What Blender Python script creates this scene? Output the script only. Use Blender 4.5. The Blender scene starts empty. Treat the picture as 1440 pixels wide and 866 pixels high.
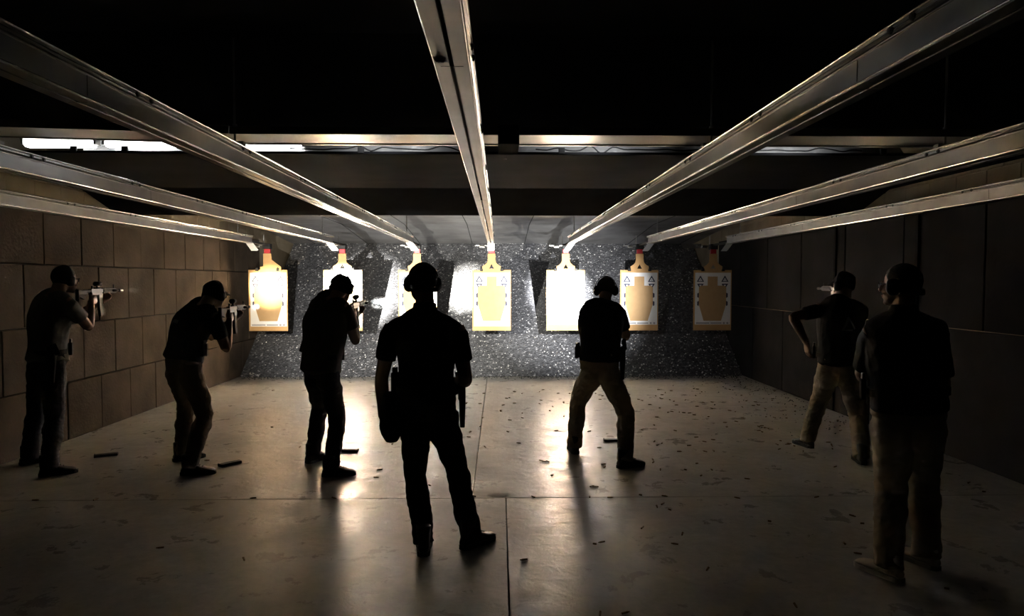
import bpy, bmesh, math, random
from mathutils import Vector, Matrix, noise
random.seed(7)
R = math.radians
C = bpy.context.scene.collection
V = Vector
F = 960.0            # focal length in pixels of a 1440 x 866 frame
EYE = V((0, 0, 1.67))

# ------------------------------------------------------------------ camera
cam_d = bpy.data.cameras.new('camera'); cam = bpy.data.objects.new('camera', cam_d); C.objects.link(cam)
cam_d.sensor_width = 36; cam_d.lens = 36 * F / 1440; cam_d.clip_start = 0.03
cam.location = EYE; cam.rotation_euler = (R(90 - 2.27), 0, R(-1.07))
bpy.context.scene.camera = cam
CM = cam.rotation_euler.to_matrix()

def ray(px, py): return CM @ V(((px - 720) / F, -(py - 433) / F, -1.0))
def P(px, py, Y):                      # point measured in the photograph at depth Y down the range
    r = ray(px, py); return EYE + r * (Y / r.y)
def G(px, py, z=0.0):                  # point on the floor
    r = ray(px, py); return EYE + r * ((z - EYE.z) / r.z)

# ------------------------------------------------------------------ materials
def mat(name, col, rough=0.6, metal=0.0, col2=None, nscale=8.0, bump=0.0, bscale=60.0, emit=None, estr=0, trans=0, coat=0, spec=.5):
    m = bpy.data.materials.new(name); m.use_nodes = True
    n = m.node_tree.nodes; l = m.node_tree.links
    b = n['Principled BSDF']
    b.inputs['Base Color'].default_value = (*col, 1)
    b.inputs['Roughness'].default_value = rough
    b.inputs['Metallic'].default_value = metal
    b.inputs['Specular IOR Level'].default_value = spec
    if coat: b.inputs['Coat Weight'].default_value = coat
    if trans: b.inputs['Transmission Weight'].default_value = trans
    tc = n.new('ShaderNodeTexCoord')
    if col2 is not None:
        t = n.new('ShaderNodeTexNoise'); t.inputs['Scale'].default_value = nscale; t.inputs['Detail'].default_value = 6
        rp = n.new('ShaderNodeValToRGB'); rp.color_ramp.elements[0].position = 0.3; rp.color_ramp.elements[1].position = 0.7
        rp.color_ramp.elements[0].color = (*col, 1); rp.color_ramp.elements[1].color = (*col2, 1)
        l.new(tc.outputs['Object'], t.inputs['Vector']); l.new(t.outputs['Fac'], rp.inputs['Fac']); l.new(rp.outputs['Color'], b.inputs['Base Color'])
    if bump:
        t2 = n.new('ShaderNodeTexNoise'); t2.inputs['Scale'].default_value = bscale; t2.inputs['Detail'].default_value = 5
        bp = n.new('ShaderNodeBump'); bp.inputs['Strength'].default_value = bump; bp.inputs['Distance'].default_value = 0.01
        l.new(tc.outputs['Object'], t2.inputs['Vector']); l.new(t2.outputs['Fac'], bp.inputs['Height']); l.new(bp.outputs['Normal'], b.inputs['Normal'])
    if emit:
        b.inputs['Emission Color'].default_value = (*emit, 1); b.inputs['Emission Strength'].default_value = estr
    return m

M = {}
M['skin'] = mat('skin', (.42, .26, .19), .5, bump=.15, bscale=180)
M['eye'] = mat('eye', (.05, .035, .03), .2)
M['lips'] = mat('lips', (.36, .16, .13), .5)
M['black_cloth'] = mat('black_cloth', (.012, .012, .013), .9, col2=(.02, .02, .022), nscale=20, bump=.3, bscale=300)
M['navy_cloth'] = mat('navy_cloth', (.014, .015, .02), .9, col2=(.024, .025, .03), nscale=20, bump=.3, bscale=300)
M['grey_cloth'] = mat('grey_cloth', (.16, .15, .135), .9, col2=(.2, .19, .17), nscale=20, bump=.3, bscale=300)
M['olive_cloth'] = mat('olive_cloth', (.055, .048, .034), .9, col2=(.075, .066, .046), nscale=20, bump=.3, bscale=300)
M['khaki_cloth'] = mat('khaki_cloth', (.27, .215, .14), .88, col2=(.34, .27, .19), nscale=14, bump=.3, bscale=260)
M['brown_cloth'] = mat('brown_cloth', (.12, .09, .06), .88, col2=(.15, .115, .08), nscale=14, bump=.3, bscale=260)
M['denim'] = mat('dark_denim', (.02, .021, .026), .9, col2=(.03, .031, .037), nscale=25, bump=.3, bscale=300)
M['boot'] = mat('black_leather', (.014, .013, .012), .45, col2=(.025, .022, .02), nscale=20, bump=.2, bscale=120)
M['sneaker'] = mat('sneaker_fabric', (.6, .53, .43), .75, col2=(.7, .62, .5), nscale=20, bump=.2, bscale=200)
M['sole'] = mat('rubber_sole', (.03, .03, .03), .8)
M['sole_w'] = mat('pale_rubber_sole', (.45, .42, .36), .7)
M['polymer'] = mat('black_polymer', (.012, .012, .013), .58, col2=(.02, .02, .02), nscale=30, spec=.3)
M['gunmetal'] = mat('gunmetal', (.035, .035, .038), .35, .7, col2=(.06, .06, .06), nscale=25)
M['nylon'] = mat('black_nylon', (.012, .012, .012), .8, bump=.4, bscale=400)
M['hair'] = mat('dark_hair', (.02, .014, .01), .7, bump=.8, bscale=220)
M['lens'] = mat('eyeglass_lens', (.9, .92, .95), .05, trans=.85)
M['print'] = mat('pale_print', (.26, .26, .25), .85)
M['brass'] = mat('brass', (.12, .08, .04), .35, .8, col2=(.2, .13, .05), nscale=90)
M['steel_case'] = mat('grey_steel_casing', (.12, .11, .1), .5, .6)
M['galv'] = mat('galvanised_steel', (.30, .295, .285), .33, 1.0, col2=(.42, .41, .39), nscale=5, bump=.05, bscale=30)
M['galv_dull'] = mat('dull_galvanised_steel', (.3, .29, .27), .5, .7, col2=(.42, .4, .36), nscale=4, bump=.1, bscale=30)
M['tray'] = mat('pale_metal_tray', (.46, .435, .38), .36, 1.0, col2=(.56, .53, .47), nscale=3, bump=.03, bscale=9)
M['bright'] = mat('polished_highlight_edge', (.72, .71, .68), .24, 1.0, col2=(.82, .8, .77), nscale=6, bump=.02, bscale=20)  # polished rail edges, coloured paler than the channel to strengthen their highlight lines
M['bolt'] = mat('dark_bolt', (.05, .05, .05), .4, .8)
M['seam'] = mat('seam_gap', (.03, .03, .03), .8)
M['board'] = mat('cardboard', (.50, .30, .13), .85, col2=(.56, .35, .16), nscale=6, bump=.1, bscale=90)
M['paper'] = mat('white_paper', (.82, .82, .84), .8)
M['tan_ink'] = mat('tan_ink', (.46, .30, .15), .85, col2=(.50, .33, .17), nscale=12)
M['navy_ink'] = mat('navy_ink', (.03, .035, .08), .8)
M['grey_ink'] = mat('grey_ink', (.33, .33, .36), .8)
M['red'] = mat('red_plastic', (.45, .02, .03), .4)
M['white_metal'] = mat('white_painted_plate', (.75, .75, .77), .4)
M['ceil'] = mat('black_painted_ceiling', (.006, .006, .006), .95, col2=(.01, .01, .01), nscale=3, spec=.05)
M['baffle'] = mat('dark_baffle_panel', (.010, .010, .011), .9, col2=(.019, .019, .02), nscale=2.5, bump=.1, bscale=20, spec=.03)
M['trap'] = mat('grey_trap_plate', (.16, .16, .16), .5, .2, col2=(.3, .3, .31), nscale=2.2, bump=.15, bscale=12)
M['block'] = mat('tan_block_wall', (.26, .22, .16), .9, col2=(.34, .29, .215), nscale=3, bump=.3, bscale=40, spec=.1)
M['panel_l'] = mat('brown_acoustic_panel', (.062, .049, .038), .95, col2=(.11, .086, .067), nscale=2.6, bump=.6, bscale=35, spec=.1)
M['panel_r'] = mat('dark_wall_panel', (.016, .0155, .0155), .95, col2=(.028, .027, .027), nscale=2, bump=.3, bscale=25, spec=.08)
M['gapdark'] = mat('dark_backing', (.012, .011, .01), .95)
M['flake'] = mat('paper_flake', (.75, .75, .76), .85)
M['crumb'] = mat('rubber_crumb', (.03, .03, .03), .9)
M['foil'] = mat('foil_insulation', (.6, .6, .6), .35, .8, col2=(.75, .74, .7), nscale=6, bump=.8, bscale=14)
M['tube'] = mat('lit_tube', (1, 1, 1), .5, emit=(.95, .97, 1), estr=14)
M['flash'] = mat('lit_led', (1, 1, 1), .3, emit=(.92, .96, 1), estr=90)

def floor_mat():
    m = bpy.data.materials.new('sealed_concrete'); m.use_nodes = True
    n = m.node_tree.nodes; l = m.node_tree.links; b = n['Principled BSDF']
    tc = n.new('ShaderNodeTexCoord')
    def ns(scale, detail=8, rough=.6, dist=0):
        t = n.new('ShaderNodeTexNoise'); t.inputs['Scale'].default_value = scale; t.inputs['Detail'].default_value = detail
        t.inputs['Roughness'].default_value = rough; t.inputs['Distortion'].default_value = dist
        l.new(tc.outputs['Object'], t.inputs['Vector']); return t
    def ramp(src, p0, c0, p1, c1):
        r = n.new('ShaderNodeValToRGB'); e = r.color_ramp.elements
        e[0].position = p0; e[0].color = (*c0, 1); e[1].position = p1; e[1].color = (*c1, 1); l.new(src, r.inputs['Fac']); return r
    a = ns(1.3, 10, .65, .4); c = ns(14, 8, .7)
    ra = ramp(a.outputs['Fac'], .3, (.31, .298, .27), .7, (.50, .482, .44))
    rc = ramp(c.outputs['Fac'], .3, (.78, .78, .78), .75, (1.1, 1.1, 1.1))
    mx = n.new('ShaderNodeMix'); mx.data_type = 'RGBA'; mx.blend_type = 'MULTIPLY'; mx.inputs[0].default_value = 1
    l.new(ra.outputs[0], mx.inputs[6]); l.new(rc.outputs[0], mx.inputs[7])
    st = ns(.9, 4, .5, .8); rs = ramp(st.outputs['Fac'], .62, (0, 0, 0), .72, (.28, .28, .28))
    m2 = n.new('ShaderNodeMix'); m2.data_type = 'RGBA'; l.new(rs.outputs[0], m2.inputs[0]); l.new(mx.outputs[2], m2.inputs[6]); m2.inputs[7].default_value = (.2, .18, .155, 1)
    l.new(m2.outputs[2], b.inputs['Base Color'])
    g = ns(3.5, 9, .7, .3); rg = ramp(g.outputs['Fac'], .35, (.23,) * 3, .7, (.52,) * 3); l.new(rg.outputs[0], b.inputs['Roughness'])
    h = ns(7, 10, .6, .5); bp = n.new('ShaderNodeBump'); bp.inputs['Strength'].default_value = .5; bp.inputs['Distance'].default_value = .012
    l.new(h.outputs['Fac'], bp.inputs['Height']); l.new(bp.outputs['Normal'], b.inputs['Normal'])
    h2 = ns(38, 6, .7); b2 = n.new('ShaderNodeBump'); b2.inputs['Strength'].default_value = .08; b2.inputs['Distance'].default_value = .004
    l.new(h2.outputs['Fac'], b2.inputs['Height']); l.new(bp.outputs['Normal'], b2.inputs['Normal']); l.new(b2.outputs['Normal'], b.inputs['Normal'])
    b.inputs['Specular IOR Level'].default_value = .55
    return m
M['floor'] = floor_mat()

def berm_mat():
    m = bpy.data.materials.new('granulated_rubber'); m.use_nodes = True
    n = m.node_tree.nodes; l = m.node_tree.links; b = n['Principled BSDF']
    tc = n.new('ShaderNodeTexCoord')
    v = n.new('ShaderNodeTexVoronoi'); v.inputs['Scale'].default_value = 38
    l.new(tc.outputs['Object'], v.inputs['Vector'])
    sp = n.new('ShaderNodeSeparateColor'); l.new(v.outputs['Color'], sp.inputs[0])
    r = n.new('ShaderNodeValToRGB'); e = r.color_ramp.elements
    e[0].position = 0; e[0].color = (.035, .036, .041, 1); e[1].position = .93; e[1].color = (.12, .123, .135, 1)
    x = e.new(.96); x.color = (.32, .32, .34, 1)
    l.new(sp.outputs[0], r.inputs['Fac']); l.new(r.outputs[0], b.inputs['Base Color'])
    bp = n.new('ShaderNodeBump'); bp.inputs['Strength'].default_value = .9; bp.inputs['Distance'].default_value = .02
    l.new(v.outputs['Distance'], bp.inputs['Height']); l.new(bp.outputs['Normal'], b.inputs['Normal'])
    b.inputs['Roughness'].default_value = .8
    return m
M['berm'] = berm_mat()

# ------------------------------------------------------------------ mesh helpers
def tag(o, label=None, cat=None, group=None, kind=None):
    if label: o['label'] = label
    if cat: o['category'] = cat
    if group: o['group'] = group
    if kind: o['kind'] = kind
    return o
def empty(name, loc=(0, 0, 0), rot=None, **k):
    o = bpy.data.objects.new(name, None); C.objects.link(o); o.location = loc; o.empty_display_size = .1
    if rot is not None: o.rotation_euler = rot
    return tag(o, **k)
def obj(name, bm, m, parent=None, smooth=False, loc=None, **k):
    me = bpy.data.meshes.new(name)
    bmesh.ops.recalc_face_normals(bm, faces=bm.faces[:])
    bm.to_mesh(me); bm.free()
    for mm in (m if isinstance(m, list) else [m]): me.materials.append(mm)
    if smooth: me.polygons.foreach_set('use_smooth', [True] * len(me.polygons))
    o = bpy.data.objects.new(name, me); C.objects.link(o)
    if parent: o.parent = parent
    if loc is not None: o.location = loc
    return tag(o, **k)
def copy_tree(o, parent=None):
    c = o.copy(); C.objects.link(c)
    if parent: c.parent = parent
    for ch in list(o.children): copy_tree(ch, c)
    return c
B = bmesh.new
def box(bm, c, s, rot=None, bevel=0):
    mt = Matrix.Translation(V(c))
    if rot is not None: mt = mt @ rot.to_4x4()
    mt = mt @ Matrix.Diagonal((*s, 1))
    r = bmesh.ops.create_cube(bm, size=1, matrix=mt)
    if bevel:
        es = list({e for v in r['verts'] for e in v.link_edges})
        bmesh.ops.bevel(bm, geom=es, offset=bevel, segments=2, affect='EDGES', profile=.5)
def cyl(bm, a, b, r, r2=None, seg=16):
    a, b = V(a), V(b); d = b - a; q = d.to_track_quat('Z', 'Y').to_matrix().to_4x4()
    bmesh.ops.create_cone(bm, cap_ends=True, segments=seg, radius1=r, radius2=r if r2 is None else r2, depth=d.length, matrix=Matrix.Translation((a + b) / 2) @ q)
def prism(bm, poly, axis_o, ax, ay, an, th):   # polygon (list of 2D) extruded by th along an
    o, ax, ay, an = V(axis_o), V(ax), V(ay), V(an)
    f = [bm.verts.new(o + ax * x + ay * y) for x, y in poly]; g = [bm.verts.new(v.co + an * th) for v in f]
    bm.faces.new(f); bm.faces.new(list(reversed(g)))
    for i in range(len(f)):
        j = (i + 1) % len(f); bm.faces.new((f[j], f[i], g[i], g[j]))
def ellipsoid(bm, c, r, rot=None, u=20, v=14):
    mt = Matrix.Translation(V(c))
    if rot is not None: mt = mt @ rot.to_4x4()
    bmesh.ops.create_uvsphere(bm, u_segments=u, v_segments=v, radius=1, matrix=mt @ Matrix.Diagonal((*r, 1)))
def catmull(a, b, c, d, t):
    return .5 * ((2 * b) + (c - a) * t + (2 * a - 5 * b + 4 * c - d) * t * t + (3 * b - a - 3 * c + d) * t ** 3)
def loft(bm, pts, rad, side, seg=20, sub=4, cap=.6, ex=2.0):
    """closed elliptical tube; side: one lateral vector or one per point"""
    pts = [V(p) for p in pts]; n = len(pts)
    sides = side if isinstance(side, list) else [side] * n
    rad = [(r, r) if isinstance(r, (int, float)) else r for r in rad]
    P_, R_, S_ = [], [], []
    g = lambda L, i: L[max(0, min(n - 1, i))]
    for i in range(n - 1):
        for k in range(sub):
            t = k / sub
            P_.append(catmull(g(pts, i - 1), pts[i], pts[i + 1], g(pts, i + 2), t))
            R_.append([max(.002, catmull(g(rad, i - 1)[q], rad[i][q], rad[i + 1][q], g(rad, i + 2)[q], t)) for q in (0, 1)])
            S_.append(V(sides[i]).lerp(V(sides[i + 1]), t))
    P_.append(pts[-1]); R_.append(list(rad[-1])); S_.append(V(sides[-1]))
    m = len(P_); T_ = [(P_[min(i + 1, m - 1)] - P_[max(i - 1, 0)]).normalized() for i in range(m)]
    if cap:
        def ends(p, r, s, t, sg):
            out = []; L = min(r) * cap
            for a in (30, 60, 80): out.append((p + t * sg * L * math.sin(R(a)), [q * math.cos(R(a)) for q in r], s, t))
            return out
        e0 = ends(P_[0], R_[0], S_[0], T_[0], -1)[::-1]; e1 = ends(P_[-1], R_[-1], S_[-1], T_[-1], 1)
        seq = e0 + list(zip(P_, R_, S_, T_)) + e1
    else: seq = list(zip(P_, R_, S_, T_))
    rings = []
    for p, r, s, t in seq:
        a = (s - t * s.dot(t))
        if a.length < 1e-4: a = V((1, 0, 0)) - t * t.x
        a.normalize(); b = t.cross(a).normalized()
        ring = []
        for k in range(seg):
            th = 2 * math.pi * k / seg; cx, sx = math.cos(th), math.sin(th)
            if ex != 2: cx = math.copysign(abs(cx) ** (2 / ex), cx); sx = math.copysign(abs(sx) ** (2 / ex), sx)
            ring.append(bm.verts.new(p + a * r[0] * cx + b * r[1] * sx))
        rings.append(ring)
    for i in range(len(rings) - 1):
        for k in range(seg):
            j = (k + 1) % seg; bm.faces.new((rings[i][k], rings[i][j], rings[i + 1][j], rings[i + 1][k]))
    bm.faces.new(list(reversed(rings[0]))); bm.faces.new(rings[-1])
def remeshed(name, bm, m, parent, voxel=.006, smooth=3, wr=0, wscale=9, stretch=(1, 1, 1), loc=None):
    """joins overlapping solids into one continuous surface"""
    bmesh.ops.recalc_face_normals(bm, faces=bm.faces[:])
    me = bpy.data.meshes.new(name + '_src'); bm.to_mesh(me); bm.free()
    o = bpy.data.objects.new(name, me); C.objects.link(o)
    md = o.modifiers.new('r', 'REMESH'); md.mode = 'VOXEL'; md.voxel_size = voxel; md.use_smooth_shade = True
    if smooth: s = o.modifiers.new('s', 'SMOOTH'); s.iterations = smooth; s.factor = .5
    dg = bpy.context.evaluated_depsgraph_get(); dg.update()
    new = bpy.data.meshes.new_from_object(o.evaluated_get(dg)); new.name = name
    o.modifiers.clear(); o.data = new; bpy.data.meshes.remove(me)
    if wr:
        nor = [v.normal.copy() for v in new.vertices]
        for v, nn in zip(new.vertices, nor):
            q = V((v.co.x * stretch[0], v.co.y * stretch[1], v.co.z * stretch[2])) * wscale
            v.co += nn * (noise.noise(q) * wr + (.5 - abs(noise.noise(q * 2.1 + V((3, 1, 7))))) * wr * .6)
    for mm in (m if isinstance(m, list) else [m]): new.materials.append(mm)
    new.polygons.foreach_set('use_smooth', [True] * len(new.polygons))
    if parent: o.parent = parent; o.matrix_parent_inverse = parent.matrix_basis.inverted()
    return o
def wobj(name, bm, m, parent, smooth=False, **k):   # mesh given in world coordinates, parented to a placed Empty
    o = obj(name, bm, m, None, smooth, **k); o.parent = parent; o.matrix_parent_inverse = parent.matrix_basis.inverted(); return o
def text_bm(bm, s, o, ax, ay, size, th=.001):
    cu = bpy.data.curves.new('t', 'FONT'); cu.body = s; cu.size = 1; cu.align_x = 'CENTER'; cu.align_y = 'CENTER'; cu.extrude = 0
    t = bpy.data.objects.new('t', cu); C.objects.link(t); dg = bpy.context.evaluated_depsgraph_get(); dg.update()
    me = bpy.data.meshes.new_from_object(t.evaluated_get(dg)); bpy.data.objects.remove(t); bpy.data.curves.remove(cu)
    ax, ay = V(ax), V(ay); an = ax.cross(ay)
    vs = [bm.verts.new(V(o) + ax * v.co.x * size + ay * v.co.y * size + an * th) for v in me.vertices]
    for p in me.polygons:
        try: bm.faces.new([vs[i] for i in p.vertices])
        except ValueError: pass
    bpy.data.meshes.remove(me)

# ------------------------------------------------------------------ the room
XL, XR, YB, YN, ZC = -4.55, 4.32, 11.88, -3.2, 3.6
# floor slabs with open joints
bm = B()
YJ, XN, XF, g = 5.2, .05, -.21, .006
for x0, x1, y0, y1 in ((XL - .2, XN, YN, YJ), (XN, XR + .2, YN, YJ), (XL - .2, XF, YJ, 16.2), (XF, XR + .2, YJ, 16.2)):
    box(bm, ((x0 + x1) / 2, (y0 + y1) / 2, -.03), (x1 - x0 - g, y1 - y0 - g, .06), bevel=.003)
fl = obj('floor', bm, M['floor'], kind='structure')
bm = B(); box(bm, (0, 6.5, -.09), (9.3, 19.4, .05)); obj('floor_bed', bm, M['gapdark'], fl)
bm = B()                                   # thin patched strip where the joints meet
bmesh.ops.create_circle(bm, cap_ends=True, segments=18, radius=1)
for v in bm.verts: v.co = V((v.co.x * .1 * (1 + .25 * noise.noise(v.co * 3)) + .0, v.co.y * .05 * (1 + .3 * noise.noise(v.co * 5)) + 5.27, .0012))
obj('floor_patch', bm, mat('mortar', (.36, .33, .29), .7, col2=(.42, .39, .34), nscale=20), fl)
# left wall: block wall with acoustic panels in running bond
bm = B(); box(bm, (XL - .1, 6.5, 1.8), (.2, 19.4, 3.6)); wl = obj('wall_left', bm, M['block'], kind='structure')
bm = B()
for row in range(4):
    y = YN + (.305 if row % 2 else 0)
    while y < 12.9:
        L = .61; dx = random.uniform(-.004, .004)
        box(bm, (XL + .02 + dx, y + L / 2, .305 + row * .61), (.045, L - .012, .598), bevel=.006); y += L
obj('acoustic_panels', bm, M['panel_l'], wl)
bm = B(); box(bm, (XL + .002, 5, 1.22), (.006, 16, 2.44)); obj('panel_backing', bm, M['gapdark'], wl)
# block wall courses above the panels, both sides
for sd, X in (('left', XL), ('right', XR)):
    bm = B()
    for row in range(2):
        y = YN + (.2 if row % 2 else 0)
        while y < 15: box(bm, (X + (.004 if sd == 'left' else -.004), y + .2, 2.55 + row * .2), (.012, .394, .194), bevel=.003); y += .4
    if sd == 'left': obj('block_courses', bm, M['block'], wl)
    else: blocks_r = bm
bm = B(); box(bm, (XR + .1, 6.5, 1.8), (.2, 19.4, 3.6)); wr_ = obj('wall_right', bm, M['block'], kind='structure')
obj('block_courses', blocks_r, M['block'], wr_)
bm = B()
for row in range(2):
    y = YN + (.6 if row else 0)
    while y < 13:
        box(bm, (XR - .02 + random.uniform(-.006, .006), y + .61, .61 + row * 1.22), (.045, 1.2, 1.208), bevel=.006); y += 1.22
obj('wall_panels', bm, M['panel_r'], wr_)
bm = B()
for y in (5.15, 6.9, 8.6): box(bm, (XR - .055, y, 1.22), (.03, .05, 2.4), bevel=.004)
obj('cover_strips', bm, M['baffle'], wr_)
bm = B(); box(bm, (0, YN - .1, 1.8), (9.3, .2, 3.6)); obj('wall_behind', bm, M['ceil'], kind='structure')
bm = B(); box(bm, (0, 16.1, 1.8), (9.3, .2, 3.6)); obj('wall_back', bm, M['ceil'], kind='structure')
bm = B(); box(bm, (0, 6.5, ZC + .1), (9.3, 19.4, .2)); obj('ceiling', bm, M['ceil'], kind='structure')
# near ceiling board sloping down towards the gap
def slab(bm, y0, z0, y1, z1, th=.04, x0=XL, x1=XR):
    vs = []
    for x in (x0, x1):
        for y, z in ((y0, z0), (y1, z1), (y1, z1 + th), (y0, z0 + th)): vs.append(bm.verts.new((x, y, z)))
    for f in ((0, 1, 2, 3), (7, 6, 5, 4), (0, 4, 5, 1), (1, 5, 6, 2), (2, 6, 7, 3), (3, 7, 4, 0)): bm.faces.new([vs[i] for i in f])
bm = B(); slab(bm, YN, 2.95, 3.6, 2.95); slab(bm, 3.6, 2.95, 4.6, 2.665, .03); obj('trim_1', bm, M['ceil'], kind='structure')
# flat baffle, then its sloping front dropping to 2.45 m
bm = B(); slab(bm, 5.5, 2.68, 7.5, 2.68, .02); slab(bm, 7.5, 2.68, 8.25, 2.455, .04)
obj('trim_2', bm, M['baffle'], kind='structure')
bm = B(); slab(bm, 8.25, 2.75, 12.66, 2.715, .03); slab(bm, 12.66, 2.715, 15.5, 2.46, .03)
trap = obj('trim_3', bm, M['trap'], kind='structure')
bm = B()
for i in range(8):
    x = XL + .5 + i * 1.15
    slab(bm, 8.3, 2.742, 12.66, 2.709, .006, x, x + .012); slab(bm, 12.66, 2.709, 15.4, 2.462, .006, x, x + .012)
obj('plate_seams', bm, M['seam'], trap)
# foil insulation and clutter in the service void above the gap
bm = B()
nx, ny = 90, 10; grid = []
for i in range(nx + 1):
    rowv = []
    for j in range(ny + 1):
        x = XL + 1.1 + (XR - XL - 2.0) * i / nx; y = 5.72 + .35 * j / ny; z = 2.705 + .6 * j / ny
        q = V((x * 4, y * 6, z * 5)); rowv.append(bm.verts.new((x, y + noise.noise(q * 2) * .07, z + noise.noise(q * 2 + V((9, 2, 1))) * .05)))
    grid.append(rowv)
for i in range(nx):
    for j in range(ny): bm.faces.new((grid[i][j], grid[i + 1][j], grid[i + 1][j + 1], grid[i][j + 1]))
tag(obj('foil_insulation', bm, M['foil'], smooth=True), 'crumpled silver insulation seen through the slot above the dark baffle', 'insulation')
# fluorescent fixtures in the void
def lamp_fixture(x0, x1, y, z, label):
    t = empty('fluorescent_fixture', ((x0 + x1) / 2, y, z), label=label, cat='lamp', group='ceiling strip lamps in the slot')
    L = x1 - x0
    bm = B(); box(bm, (0, 0, .06), (L, .09, .05), bevel=.008); box(bm, (-L / 2, 0, .012), (.02, .07, .05)); box(bm, (L / 2, 0, .012), (.02, .07, .05))
    obj('housing', bm, M['galv_dull'], t)
    bm = B(); box(bm, (0, 0, -.003), (L - .03, .07, .058), bevel=.012); obj('diffuser', bm, M['tube'], t, True)
    return t
lamp_fixture(-3.85, -3.27, 5.66, 2.785, 'lit strip lamp in the ceiling slot, the one nearest the left wall')
lamp_fixture(-3.2, -2.62, 5.66, 2.785, 'lit strip lamp in the ceiling slot, second from the left wall')
lamp_fixture(-2.12, -1.62, 5.75, 2.79, 'lit strip lamp in the ceiling slot, third from the left wall')
for k, x in enumerate((-.9, .75, 2.3)):  # added lamps, hidden from the camera, that brighten the foil in the slot
    t = empty('foil_fill_lamp', (x, 4.98, 2.95), label='unseen added lamp lighting the slot foil, ' + ('left of the centre rail', 'right of the centre rail', 'furthest right')[k], cat='lamp', group='added lamps lighting the slot foil')
    bm = B(); box(bm, (0, 0, 0), (.14, .05, .1), bevel=.01); box(bm, (0, -.04, 0), (.03, .04, .03)); obj('fill_lamp_body', bm, M['polymer'], t)
    bm = B(); box(bm, (0, .026, 0), (.12, .004, .08)); obj('fill_lamp_glass', bm, M['lens'], t)
    ld = bpy.data.lights.new('foil_fill_beam', 'SPOT'); ld.energy = 45; ld.spot_size = R(100); ld.spot_blend = 1; ld.shadow_soft_size = .03; ld.color = (.95, .97, 1)
    lo = bpy.data.objects.new('foil_fill_beam', ld); C.objects.link(lo); lo.parent = t; lo.location = (0, .04, 0); lo.rotation_euler = (R(96), 0, 0)
for k, (xa, xb, lab) in enumerate(((-1.7, -.2, 'black cable looping along the ceiling slot left of the centre rail'), (.3, 3.0, 'black cable looping along the ceiling slot right of the centre rail'))):
    n1 = int((xb - xa) / .09); bm = B()
    loft(bm, [V((xa + (xb - xa) * q / n1, 5.62 + .02 * math.sin(q * 1.3), 2.745 + .022 * noise.noise(V((q * .9, k * 5, 1))) * 2)) for q in range(n1 + 1)], [.0055] * (n1 + 1), V((0, 1, 0)), 8, 3, .5)
    tag(obj('cable', bm, M['polymer'], smooth=True), lab, 'cable')
# small lamp clamps / rods in front of slot
bm = B()
for x in (-3.36, -2.96, -2.2, -1.1, .5, 1.9, 3.1):
    box(bm, (x, 5.5, 2.71), (.05, .02, .05), bevel=.004)
obj('trim_4', bm, M['seam'], kind='structure')

# ------------------------------------------------------------------ cross strut and its hanger rods
LX = [-3.9 + 1.257 * i for i in range(7)]
ZR0, ZR1 = 2.258, 2.378
st = empty('cross_strut', (0, 3.64, ZR1), label='long horizontal galvanised strut crossing above all the overhead rails', cat='beam')
def channel(x0, x1):
    bm = B(); c = (x0 + x1) / 2; L = x1 - x0
    box(bm, (c, .13, .062), (L, .28, .004)); box(bm, (c, -.009, .08), (L, .004, .04)); box(bm, (c, .269, .08), (L, .004, .04))
    box(bm, (c, .0, .0975), (L, .02, .003)); box(bm, (c, .26, .0975), (L, .02, .003))
    box(bm, (c, .25, .0585), (L, .02, .006))
    return bm
obj('channel', channel(-1.41, 0.0), M['tray'], st); obj('channel', channel(.1, XR - .02), M['tray'], st)
lc_ = obj('channel', channel(-3.12, 0), M['tray'], st); lc_.location = (-1.415, 0, .002); lc_.rotation_euler = (0, R(1.4), 0)
bm = B(); box(bm, (.05, .12, .06), (.112, .3, .1), bevel=.004); obj('coupling_plate', bm, M['ceil'], st, label='black coupling plate')
for i, x in enumerate(LX):
    if i in (1, 2, 4, 5):
        bm = B(); cyl(bm, (x, 0, .002), (x, 0, .56), .006, seg=8); cyl(bm, (x, 0, .1), (x, 0, .112), .013, seg=6); box(bm, (x, 0, .012), (.1, .04, .02), bevel=.002); obj('hanger_rod', bm, M['galv_dull'], st)

# ------------------------------------------------------------------ overhead rails
def rail_mesh(y0, y1):
    bm = B(); L = y1 - y0; c = (y0 + y1) / 2
    for s in (-1, 1):
        for x0, x1, z0, z1 in ((.026, .030, 0, .12), (.006, .046, 0, .004), (.043, .046, 0, .014), (.006, .046, .116, .12), (.043, .046, .104, .12), (.006, .009, 0, .016), (.030, .036, .088, .092)):
            box(bm, (s * (x0 + x1) / 2, c, (z0 + z1) / 2), (x1 - x0, L, z1 - z0))
    return bm
def lips_mesh(y0, y1):
    bm = B()
    for s in (-1, 1):
        cyl(bm, (s * .047, y0, .117), (s * .047, y1, .117), .0055, seg=14); cyl(bm, (s * .0465, y0, .006), (s * .0465, y1, .006), .0045, seg=12); cyl(bm, (s * .008, y0, .003), (s * .008, y1, .003), .003, seg=10)
        prism(bm, [(s * .031, .094), (s * .0475, .100), (s * .0475, .103), (s * .031, .097)], (0, y0, 0), (1, 0, 0), (0, 0, 1), (0, 1, 0), y1 - y0)
    return bm
rail_lab = ['leftmost overhead rail, running low beside the brown panelled wall', 'second overhead rail from the left, ending above the second target', 'third overhead rail from the left, passing widest across the upper left',
            'central overhead rail seen from below, reaching the top edge of the picture', 'wide overhead rail rising to the upper right corner', 'second overhead rail from the right, with a bright upper edge', 'rightmost overhead rail, running low beside the dark right wall']
bolt_me = None
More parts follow.
